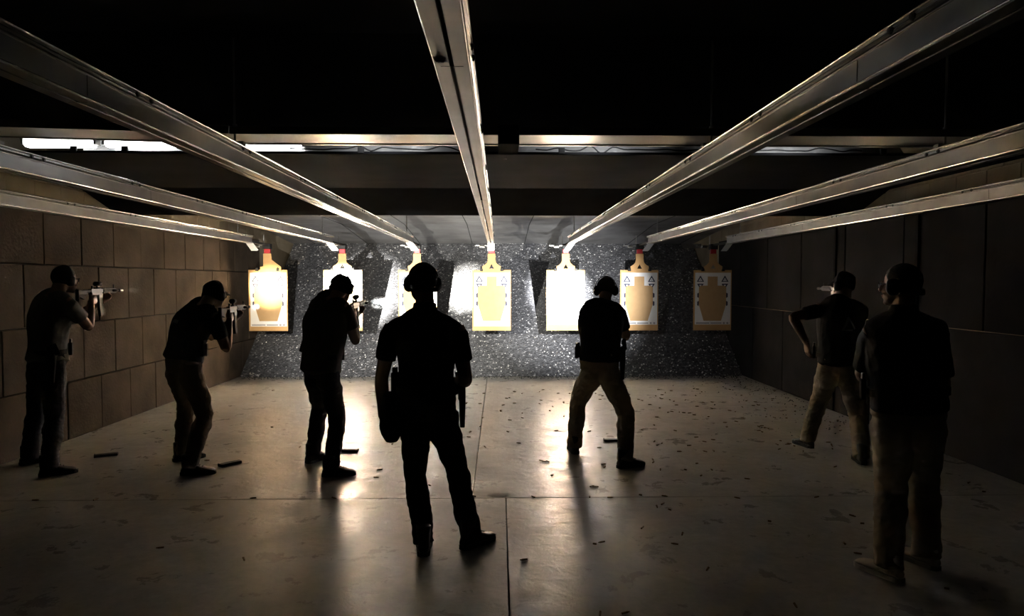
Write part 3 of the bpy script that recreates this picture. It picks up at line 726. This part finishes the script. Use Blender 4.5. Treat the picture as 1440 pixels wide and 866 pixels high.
def holster(I, ang, drop=.05, s=1.0, tilt=0):
    p, d = belt_pt(I, ang, .028); t = d.cross(UP); root = I['root']
    rot = Matrix((t, d, UP)).transposed() @ Matrix.Rotation(R(tilt), 3, 'Y')
    Q = lambda v: p + rot @ (V(v) * s)
    bm = B(); loft(bm, [Q((0, 0, .05 - drop)), Q((0, 0, -.03 - drop)), Q((.0, 0, -.13 - drop)), Q((0, 0, -.19 - drop))], [(.036, .02), (.036, .021), (.026, .018), (.022, .015)], t, 16, 3, .3, 3.2)
    box(bm, Q((0, -.018, .0)), (.05 * s, .012, .11 * s), rot, bevel=.003)
    h = wobj('holster', bm, M['polymer'], root, True)
    bm = B(); box(bm, Q((0, 0, .055 - drop)), (.06 * s, .026, .05 * s), rot, bevel=.004); gr = rot @ Matrix.Rotation(R(20), 3, 'Y')
    box(bm, Q((-.035, 0, .09 - drop)), (.045 * s, .028, .1 * s), gr, bevel=.006)
    o2 = wobj('pistol', bm, M['polymer'], root); o2.parent = h; o2.matrix_parent_inverse = Matrix.Identity(4)
def pouch(I, ang, w=.05, h=.11, d=.03, drop=.0, name='magazine_pouch'):
    p, dd = belt_pt(I, ang, .006 + d / 2); t = dd.cross(UP); rot = Matrix((t, dd, UP)).transposed()
    bm = B(); box(bm, p + UP * (.02 - drop), (w, d, h), rot, bevel=.006); m = wobj(name, bm, M['nylon'], I['root'])
    bm = B(); box(bm, p + UP * (.02 - drop + h / 2 + .012), (w * .75, d * .6, .04), rot, bevel=.003); q = wobj('spare_magazine', bm, M['gunmetal'], I['root']); q.parent = m; q.matrix_parent_inverse = Matrix.Identity(4)

# ------------------------------------------------------------------ rifle, local +Y towards the muzzle, origin at the pistol grip
def rifle(muzzle, aim, label, tilt=0, lit=True, power=0, mid=0, hot=0, mc=46, hc=12, col=(1, .97, .92)):
    d = (V(aim) - V(muzzle)).normalized(); org = V(muzzle) - d * .5 - UP * .03
    t = empty('rifle', org, label=label, cat='rifle', group='rifles held by shooters'); r_, f_, u_ = basis(d)
    q = Matrix((r_, f_, u_)).transposed() @ Matrix.Rotation(R(tilt), 3, 'Y'); t.rotation_euler = q.to_euler()
    S = M['gunmetal']; K = M['polymer']
    bm = B(); box(bm, (0, .03, .045), (.032, .2, .035), bevel=.004); box(bm, (0, .03, .02), (.026, .17, .03), bevel=.004); box(bm, (0, .09, -.005), (.028, .065, .04), bevel=.003); obj('receiver', bm, S, t)
    bm = B(); cyl(bm, (0, .12, .042), (0, .47, .042), .009); cyl(bm, (0, .44, .042), (0, .5, .042), .0125, seg=12); cyl(bm, (0, .33, .042), (0, .36, .042), .014, seg=12); obj('barrel', bm, S, t)
    bm = B(); loft(bm, [(0, .13, .042), (0, .36, .042)], [(.022, .024)] * 2, V((1, 0, 0)), 8, 1, .1, 3)
    for k in range(8): box(bm, (0, .15 + k * .026, .068), (.02, .012, .006))
    obj('handguard', bm, S, t)
    bm = B(); cyl(bm, (0, -.07, .042), (0, -.16, .042), .014); box(bm, (0, -.2, .03), (.03, .13, .045), bevel=.008); box(bm, (0, -.262, .005), (.032, .022, .11), bevel=.006); box(bm, (0, -.21, -.005), (.022, .09, .03), Matrix.Rotation(R(-18), 3, 'X'), bevel=.004); obj('stock', bm, K, t)
    bm = B(); box(bm, (0, -.018, -.035), (.028, .038, .1), Matrix.Rotation(R(-18), 3, 'X'), bevel=.008); obj('pistol_grip', bm, K, t)
    bm = B(); box(bm, (0, .03, -.004), (.006, .05, .003)); box(bm, (0, .052, .004), (.006, .003, .018)); cyl(bm, (0, .018, .008), (0, .024, -.006), .003, seg=6); obj('trigger_guard', bm, K, t)
    bm = B(); box(bm, (0, .094, -.07), (.024, .058, .1), Matrix.Rotation(R(4), 3, 'X'), bevel=.003); box(bm, (0, .105, -.15), (.024, .058, .08), Matrix.Rotation(R(12), 3, 'X'), bevel=.003); obj('magazine', bm, K, t)
    bm = B(); box(bm, (0, .05, .068), (.024, .09, .012)); box(bm, (0, .06, .085), (.016, .03, .03), bevel=.002); cyl(bm, (0, .02, .108), (0, .1, .108), .022); ot = obj('optic', bm, K, t, True)
    bm = B(); cyl(bm, (0, .1, .108), (0, .102, .108), .018); obj('optic_lens', bm, M['lens'], ot)
    bm = B(); box(bm, (0, .34, .085), (.008, .016, .035), bevel=.002); box(bm, (0, -.03, .075), (.014, .02, .03), bevel=.002); obj('iron_sight', bm, K, t)
    bm = B(); cyl(bm, (.034, .27, .045), (.034, .35, .045), .0115); cyl(bm, (.034, .35, .045), (.034, .385, .045), .0115, .0165); box(bm, (.026, .31, .045), (.014, .03, .012)); wl_ = obj('weapon_light', bm, K, t, True)
    bm = B(); cyl(bm, (.034, .384, .045), (.034, .3862, .045), .013); obj('light_lens', bm, M['flash'] if lit else M['lens'], wl_)
    if power:
        for nm, cone, bl, pw, rad in (('spill', 78, .9, power, .013), ('mid', mc, 1, mid, .013), ('hot', hc, 1, hot, .013)):
            if not pw: continue
            ld = bpy.data.lights.new('weapon_beam', 'SPOT'); ld.energy = pw; ld.spot_size = R(cone); ld.spot_blend = bl; ld.color = col; ld.shadow_soft_size = rad
            lo = bpy.data.objects.new('weapon_beam', ld); C.objects.link(lo); lo.parent = t; lo.location = (.034, .402, .045); lo.rotation_euler = (R(90), 0, 0)
    return t, org, q

def dirv(deg): return (math.sin(R(deg)), math.cos(R(deg)))
def grip_hands(org, q):
    """wrists for a right-handed hold"""
    G_ = lambda v: org + q @ V(v)
    wrR = G_((.012, -.075, -.055)); wrL = G_((-.02, .17, -.055))
    hR = (q @ V((-.03, .75, .25)), q @ V((-1, .1, 0)), q @ V((0, -.3, 1)), 1.05, .8)
    hL = (q @ V((.1, .8, .45)), q @ V((.35, -.3, 1)), q @ V((-1, 0, .2)), .85, .6)
    return wrR, wrL, hR, hL

# --- shooter by the left wall (grey T-shirt)
mz = P(172, 410, 6.85); rf, og, q = rifle(mz, (-3.9, YT, 1.55), 'rifle aimed by the grey shirted man at the left wall', power=60, mid=500, hot=9000, hc=10, mc=30, col=(1, .8, .5))
wrR, wrL, hR, hL = grip_hands(og, q)
J = dict(pelvis=P(67, 503, 6.0), chest=P(70, 445, 6.02), neck=P(80, 413, 6.05), head=P(91, 394, 6.13), shL=P(58, 424, 6.2), shR=P(95, 427, 5.92),
         hipL=P(57, 515, 6.12), hipR=P(73, 518, 5.93), kneeL=P(62, 580, 6.6), kneeR=P(88, 580, 6.3), footL=G(42, 652), footR=G(70, 668), elL=P(110, 470, 6.3), elR=P(116, 475, 6.0), wrL=wrL, wrR=wrR)
I1 = person('S1', J, dict(yaw=30, hyaw=24, hpitch=-4, label='person in a grey T-shirt and dark trousers shouldering a rifle at the far left', shirt='grey_cloth', trousers='denim', bulk=1.03, baggy=1.05, toeL=dirv(35), toeR=dirv(60), handL=hL, handR=hR))
holster(I1, -15, .06); pouch(I1, 60)
# --- shooter with cap, black T-shirt
mz = P(350, 433, 6.75); rf, og, q = rifle(mz, (-2.64, YT, 1.38), 'rifle aimed by the capped man in black, its lamp level with the first target', power=200, mid=1800, hot=70000, hc=14, col=(1, .95, .86))
wrR, wrL, hR, hL = grip_hands(og, q)
J = dict(pelvis=P(258, 503, 5.98), chest=P(270, 458, 6.03), neck=P(287, 430, 6.1), head=P(301, 415, 6.22), shL=P(268, 437, 6.3), shR=P(300, 447, 5.98),
         hipL=P(250, 520, 6.13), hipR=P(268, 522, 5.9), kneeL=P(266, 580, 6.5), kneeR=P(298, 585, 6.15), footL=G(256, 647), footR=G(268, 667), elL=P(310, 480, 6.4), elR=P(320, 490, 6.1), wrL=wrL, wrR=wrR)
I2 = person('S2', J, dict(yaw=32, hyaw=20, hpitch=-12, label='person in a black T-shirt, cap and earmuffs leaning into a rifle shot', shirt='black_cloth', trousers='brown_cloth', cap='black_cloth', bulk=1.05, toeL=dirv(50), toeR=dirv(80), handL=hL, handR=hR, hem=-.05))
pouch(I2, 55); pouch(I2, 35); holster(I2, 180, .0)
bm = B(); c = I2['che'] - I2['f'] * .16 + UP * .05 + I2['sh'] * -.04
# --- third shooter, olive shirt
mz = P(519, 427, 6.75); rf, og, q = rifle(mz, (-.885, YT, 1.47), 'rifle aimed by the olive shirted man, muzzle flaring before the second target', power=240, mid=3000, hot=80000, hc=9, col=(1, .95, .82))
wrR, wrL, hR, hL = grip_hands(og, q)
J = dict(pelvis=P(452, 510, 5.98), chest=P(458, 455, 6.0), neck=P(469, 422, 6.04), head=P(480, 406, 6.14), shL=P(444, 430, 6.22), shR=P(484, 434, 5.96),
         hipL=P(444, 528, 6.1), hipR=P(462, 530, 5.92), kneeL=P(452, 580, 6.5), kneeR=P(480, 590, 6.2), footL=G(440, 649), footR=G(466, 669), elL=P(492, 470, 6.3), elR=P(500, 475, 6.05), wrL=wrL, wrR=wrR)
I3 = person('S3', J, dict(yaw=26, hyaw=20, hpitch=-6, label='person in an olive shirt and black trousers firing a rifle left of centre', shirt='olive_cloth', trousers='denim', cap='black_cloth', bulk=1.12, loose=1.4, toeL=dirv(30), toeR=dirv(78), handL=hL, handR=hR, hem=-.45))
holster(I3, 195, .0); pouch(I3, 60)
# --- central standing man
J = dict(pelvis=P(601, 560, 4.2), chest=P(600, 483, 4.2), neck=P(598, 433, 4.18), head=P(594, 398, 4.18), shL=P(550, 465, 4.2), shR=P(643, 466, 4.2),
         hipL=P(584, 592, 4.2), hipR=P(622, 592, 4.2), kneeL=P(583, 680, 4.5), kneeR=P(648, 680, 4.5), footL=G(596, 776), footR=G(662, 768), elL=P(520, 525, 4.1), elR=P(672, 512, 3.85), wrL=P(538, 584, 4.3), wrR=P(641, 535, 4.42))
I4 = person('M', J, dict(yaw=-2, hyaw=-30, hpitch=0, label='person standing at centre in a dark shirt and cap, seen from behind', shirt='black_cloth', trousers='black_cloth', cap='black_cloth', bulk=.96, hipw=.158, sleevew=.94, collar=1, band=0, toeL=dirv(-5), toeR=dirv(44),
            handL=((.02, .1, -1), (1, 0, .1), (0, 1, 0), .35, .2), handR=((-.9, .3, -.2), (0, 0.2, -1), (0, 1, .3), .5, .4), sleeve=.6, hem=-.15))
holster(I4, 5, .02, 1.1); pouch(I4, 140, .06, .12, .035); pouch(I4, 165, .06, .13, .035, -.02); pouch(I4, 30, .05, .1)
bm = B(); p, dd = belt_pt(I4, 186, .03); p = p - UP * .06
loft(bm, [p + UP * .03, p - UP * .06, p - UP * .17, p - UP * .24], [(.05, .09), (.068, .1), (.07, .095), (.045, .07)], dd, 20, 4, .4, 2.8)
remeshed('dump_pouch', bm, M['nylon'], I4['root'], .006, 2, .008, 12)
# --- crouching shooter right of centre
mz = P(843, 428, 7.05); rf, og, q = rifle(mz, (1.13, YT, 1.4), 'rifle of the wide stanced shooter, hidden in front of the chest', power=60, mid=4200, mc=36, hot=62000, hc=12.5, col=(1, .99, .97))
wrR, wrL, hR, hL = grip_hands(og, q)
J = dict(pelvis=P(843, 505, 6.25), chest=P(845, 455, 6.3), neck=P(850, 424, 6.38), head=P(852, 408, 6.5), shL=P(824, 437, 6.38), shR=P(870, 438, 6.3),
         hipL=P(833, 522, 6.28), hipR=P(855, 522, 6.22), kneeL=P(812, 570, 6.6), kneeR=P(888, 575, 6.4), footL=G(808, 636), footR=G(879, 657), elL=P(820, 480, 6.6), elR=P(900, 480, 6.3), wrL=wrL, wrR=wrR)
I5 = person('S4', J, dict(yaw=-6, hyaw=-2, hpitch=-6, label='person in black T-shirt and khaki trousers crouching wide to shoot, right of centre', shirt='black_cloth', trousers='khaki_cloth', cap='black_cloth', bulk=1.08, toeL=dirv(-4), toeR=dirv(66), handL=hL, handR=hR, baggy=1.08))
holster(I5, -8, .02, 1.1); pouch(I5, 170); pouch(I5, 190)
# --- man with hand on hip by right wall, rifle at the shoulder
mz = P(1150, 407, 7.3); rf, og, q = rifle(mz, (3.72, YT, 1.58), 'rifle carried by the man with one hand on his hip near the right wall', lit=False)
wrR, wrL, hR, hL = grip_hands(og, q)
J = dict(pelvis=P(1179, 508, 6.4), chest=P(1182, 455, 6.4), neck=P(1186, 422, 6.42), head=P(1187, 401, 6.5), shL=P(1155, 435, 6.4), shR=P(1210, 435, 6.38),
         hipL=P(1166, 522, 6.42), hipR=P(1193, 524, 6.36), kneeL=P(1150, 570, 6.8), kneeR=P(1208, 575, 6.6), footL=G(1135, 628), footR=G(1211, 651), elL=P(1105, 470, 6.3), elR=P(1240, 470, 6.3), wrL=P(1134, 482, 6.3), wrR=wrR)
I6 = person('S5', J, dict(yaw=-8, hyaw=-22, hpitch=-6, label='person with hand on hip in black triangle print shirt by the right wall', shirt='black_cloth', trousers='khaki_cloth', cap='black_cloth', bulk=1.1, toeL=dirv(-12), toeR=dirv(15), baggy=1.1,
            handL=((.15, .05, -1), (1, .1, 0), (0, .9, 0), .3, .3), handR=hR))
pouch(I6, 178, .05, .12); holster(I6, 0, .04)
# triangle print on the back of the shirt
def back_print(I, polys, dz, dx, name, y=-.155):
    bm = B(); side = I['sh']; back = side.cross(UP); o = I['che'] + UP * dz + side * dx
    sh = [c_ for c_ in I['root'].children if c_.name.startswith('shirt')][0]; me = sh.data
    from mathutils.bvhtree import BVHTree
    bv = BVHTree.FromPolygons([v.co for v in me.vertices], [p_.vertices for p_ in me.polygons])
    bd = -I['f']
    def sp(x, z):
        st_ = o + side * x + UP * z + bd * .6; h = bv.ray_cast(st_, -bd, 1.0); return (h[0] if h[0] else st_ - bd * .45) + bd * .0015
    for poly in polys:
        a, b, c2, d = [V(p_) for p_ in poly]; n = 8; gr = [[bm.verts.new(sp(*(a.lerp(b, i / n).lerp(d.lerp(c2, i / n), j / 2)))) for j in range(3)] for i in range(n + 1)]
        for i in range(n):
            for j in range(2): bm.faces.new((gr[i][j], gr[i + 1][j], gr[i + 1][j + 1], gr[i][j + 1]))
    o_ = wobj(name, bm, M['print'], I['root']); o_.parent = sh; o_.matrix_parent_inverse = Matrix.Identity(4)
w_ = .012
back_print(I6, [((-.075, -.06), (-.005, .075), (.01, .06), (-.05, -.06)), ((.005, .075), (.06, -.04), (.045, -.045), (-.003, .06)), ((-.045, -.045), (.03, -.045), (.03, -.058), (-.052, -.058))], .0, -.02, 'triangle_print')
back_print(I2, [((-.05, .01), (-.01, .035), (-.005, .015), (-.045, -.015)), ((-.01, .03), (.05, .03), (.045, .0), (-.01, .0))], .03, -.02, 'shoulder_print')
# --- right foreground man, arms crossed
J = dict(pelvis=P(1277, 562, 3.82), chest=P(1273, 480, 3.82), neck=P(1270, 437, 3.82), head=P(1267, 402, 3.82), shL=P(1226, 470, 3.86), shR=P(1315, 470, 3.78),
         hipL=P(1257, 592, 3.86), hipR=P(1298, 592, 3.8), kneeL=P(1250, 690, 4.2), kneeR=P(1300, 690, 4.2), footL=G(1250, 812), footR=G(1302, 795), elL=P(1195, 540, 4.0), elR=P(1335, 540, 3.75), wrL=P(1262, 500, 4.06), wrR=P(1275, 512, 4.05))
I7 = person('F', J, dict(yaw=-12, hyaw=-32, hpitch=-2, label='person standing with folded arms, khaki trousers and pale sneakers at far right', shirt='navy_cloth', trousers='khaki_cloth', bulk=1.12, band=0, hipw=.178, shoes='sneaker', toeL=dirv(-26), toeR=dirv(-20), loose=1.3, collar=1,
            handL=((.9, .3, .2), (0, -1, .2), (0, 0, 1), .4, .4), handR=((-.9, .3, .1), (0, -1, 0), (0, 0, 1), .4, .4), sleeve=.8, hem=-.3, baggy=1.15))
pouch(I7, 185, .06, .12)

# ------------------------------------------------------------------ muzzle smoke
sm = bpy.data.materials.new('muzzle_smoke'); sm.use_nodes = True; n_ = sm.node_tree.nodes; l_ = sm.node_tree.links
n_.remove(n_['Principled BSDF']); vs_ = n_.new('ShaderNodeVolumePrincipled'); vs_.inputs['Color'].default_value = (.85, .9, 1, 1)
tc_ = n_.new('ShaderNodeTexCoord'); no_ = n_.new('ShaderNodeTexNoise'); no_.inputs['Scale'].default_value = 2.2; no_.inputs['Detail'].default_value = 5
ln_ = n_.new('ShaderNodeVectorMath'); ln_.operation = 'LENGTH'; mr_ = n_.new('ShaderNodeMapRange'); mr_.inputs[1].default_value = 1; mr_.inputs[2].default_value = 0; mr_.inputs[3].default_value = 0; mr_.inputs[4].default_value = 1
nr_ = n_.new('ShaderNodeMapRange'); nr_.inputs[1].default_value = .42; nr_.inputs[2].default_value = .7; mu_ = n_.new('ShaderNodeMath'); mu_.operation = 'MULTIPLY'; mv_ = n_.new('ShaderNodeMath'); mv_.operation = 'MULTIPLY'; mv_.inputs[1].default_value = .22
l_.new(tc_.outputs['Object'], no_.inputs['Vector']); l_.new(tc_.outputs['Object'], ln_.inputs[0]); l_.new(ln_.outputs['Value'], mr_.inputs[0]); l_.new(no_.outputs['Fac'], nr_.inputs[0])
l_.new(mr_.outputs[0], mu_.inputs[0]); l_.new(nr_.outputs[0], mu_.inputs[1]); l_.new(mu_.outputs[0], mv_.inputs[0]); l_.new(mv_.outputs[0], vs_.inputs['Density']); l_.new(vs_.outputs[0], n_['Material Output'].inputs['Volume'])
for px, py, Y_, sc_, lab in ((534, 426, 7.1, (.09, .34, .07), 'thin smoke streaming from the muzzle of the olive shirted shooter'), (356, 432, 6.93, (.05, .14, .05), 'thin smoke at the muzzle of the capped shooter in black'), (182, 408, 7.1, (.07, .25, .05), 'faint smoke at the muzzle by the left wall')):
    bm = B(); bmesh.ops.create_icosphere(bm, subdivisions=3, radius=1)
    so = obj('muzzle_smoke', bm, sm, True and None, True, label=lab, cat='smoke', kind='stuff'); so.location = P(px, py, Y_); so.scale = sc_

# ------------------------------------------------------------------ magazines and casings on the floor
mg = None
for k, (px, py, rz, lab) in enumerate([(150, 641, -62, 'dropped black rifle magazine by the foot of the left wall shooter'), (324, 653, -38, 'dropped rifle magazine just right of the capped shooter’s boot'),
                                 (489, 635, 88, 'dropped rifle magazine right of the olive shirted shooter’s feet'), (863, 620, -84, 'dropped rifle magazine between the crouching shooter’s boots')]):
    p = G(px, py)
    if mg is None:
        mg = empty('rifle_magazine', p, label=lab, cat='magazine', group='empty magazines dropped on the floor')
        bm = B(); box(bm, (0, -.045, .012), (.058, .1, .024), bevel=.004); box(bm, (.006, .045, .012), (.056, .1, .024), Matrix.Rotation(R(-9), 3, 'Z'), bevel=.004)
        obj('magazine_body', bm, M['polymer'], mg)
        bm = B(); box(bm, (-.002, -.098, .013), (.066, .012, .028), bevel=.003); obj('base_plate', bm, M['polymer'], mg)
        cur = mg
    else: cur = copy_tree(mg); cur['label'] = lab; cur.location = p
    cur.rotation_euler = (0, 0, R(rz))
bm = B()
loft(bm, [(0, -.0225, 0), (0, -.0215, 0), (0, -.0205, 0), (0, .010, 0), (0, .015, 0), (0, .0225, 0)], [.0062, .0062, .0052, .0062, .0040, .0038], V((1, 0, 0)), 12, 1, 0)
case_me = obj('rifle_casing', bm, M['brass'], smooth=True)
bm = B(); cyl(bm, (0, -.011, 0), (0, .011, 0), .0062, seg=12); cyl(bm, (0, -.0125, 0), (0, -.011, 0), .0068, seg=12); pist_me = obj('pistol_casing', bm, M['brass'], smooth=True)
pts = []
for cx, cy in [(8,35),(67,40),(67,53),(160,88),(250,90),(28,91),(57,122),(118,170),(128,173),(137,172),(148,210),(278,135),(290,180),(292,188),(425,168),(425,175),(445,195),(428,73),(485,88),(428,118),(450,122),(438,127),(543,106),(565,118),(590,113),(524,129),(497,145),(567,145),(590,143),(545,178),(513,195),(557,211),(585,195),(586,10),(538,45),(497,37),(525,40),(577,50),(622,66),(627,78),(670,54),(715,77),(722,75),(730,80),(715,88),(770,139),(923,187),(97,269),(252,268),(308,271),(391,264),(457,267),(436,296),(452,288),(470,304),(396,353),(505,371),(484,398),(265,398),(284,393),(744,336),(71,441),(574,467),(971,321),(997,342),(949,397),(985,424),(872,270),(655,272),(815,567),(280,590),(350,586),(910,65),(938,88),(905,120),(915,130),(930,60),(683,220),(1290,230),(1330,255),(1228,520),(258,240),(268,242)]:
    pts.append((700 + cx / 1.946, 560 + cy / 1.946))
pts += [(534,660),(529,671),(604,682),(225,770),(343,786),(422,628),(661,607),(659,614),(679,587),(682,628),(704,577),(666,697),(656,566),(552,624),(50,703),(356,700),(470,700),(291,647),(135,702)]
rs = random.Random(3)
for _ in range(75): pts.append((rs.uniform(700, 1090), 546 + abs(rs.gauss(0, 22))))
for _ in range(25): pts.append((rs.uniform(1060, 1230), rs.uniform(560, 640)))
for _ in range(22): pts.append((rs.uniform(380, 700), 548 + abs(rs.gauss(0, 30))))
first = {0: True, 1: True}
for k, (px, py) in enumerate(pts):
    p = G(px, py, .006)
    if p.x > XR - .1 or p.x < XL + .1: continue
    kind = 1 if rs.random() < .3 else 0; src = pist_me if kind else case_me
    if first[kind]: o_ = src; first[kind] = False
    else: o_ = src.copy(); C.objects.link(o_)
    sc_ = 1.0; o_.scale = (sc_, sc_, sc_); o_.location = (p.x, p.y, .0069 * sc_); o_.rotation_euler = (0, 0, rs.uniform(0, 6.28))
    zone = ('on the near slabs' if p.y < YJ else ('between cross joint and shooters' if p.y < 7.2 else 'before the rubber bank')) 
    sd = 'left of the centre joint' if p.x < -.2 else ('right of the crouching shooter' if p.x > 1.3 else 'near the middle of the range')
    kn = 'pistol casing' if kind else 'rifle casing'
    o_['label'] = f'{kn} {zone}, {sd}'; o_['category'] = 'casing'; o_['group'] = f'{kn}s {zone}, {sd}'

# ------------------------------------------------------------------ light and colour
w = bpy.data.worlds.new('world'); bpy.context.scene.world = w; w.use_nodes = True
w.node_tree.nodes['Background'].inputs[0].default_value = (0, 0, 0, 1); w.node_tree.nodes['Background'].inputs[1].default_value = 0
sc = bpy.context.scene
sc.view_settings.view_transform = 'Standard'; sc.view_settings.look = 'None'; sc.view_settings.gamma = 1; sc.view_settings.exposure = 0.18; sc.view_settings.use_curve_mapping = False
sc.cycles.use_denoising = True
sc.cycles.max_bounces = 8; sc.cycles.diffuse_bounces = 5; sc.cycles.glossy_bounces = 4
sc.cycles.sample_clamp_indirect = 0
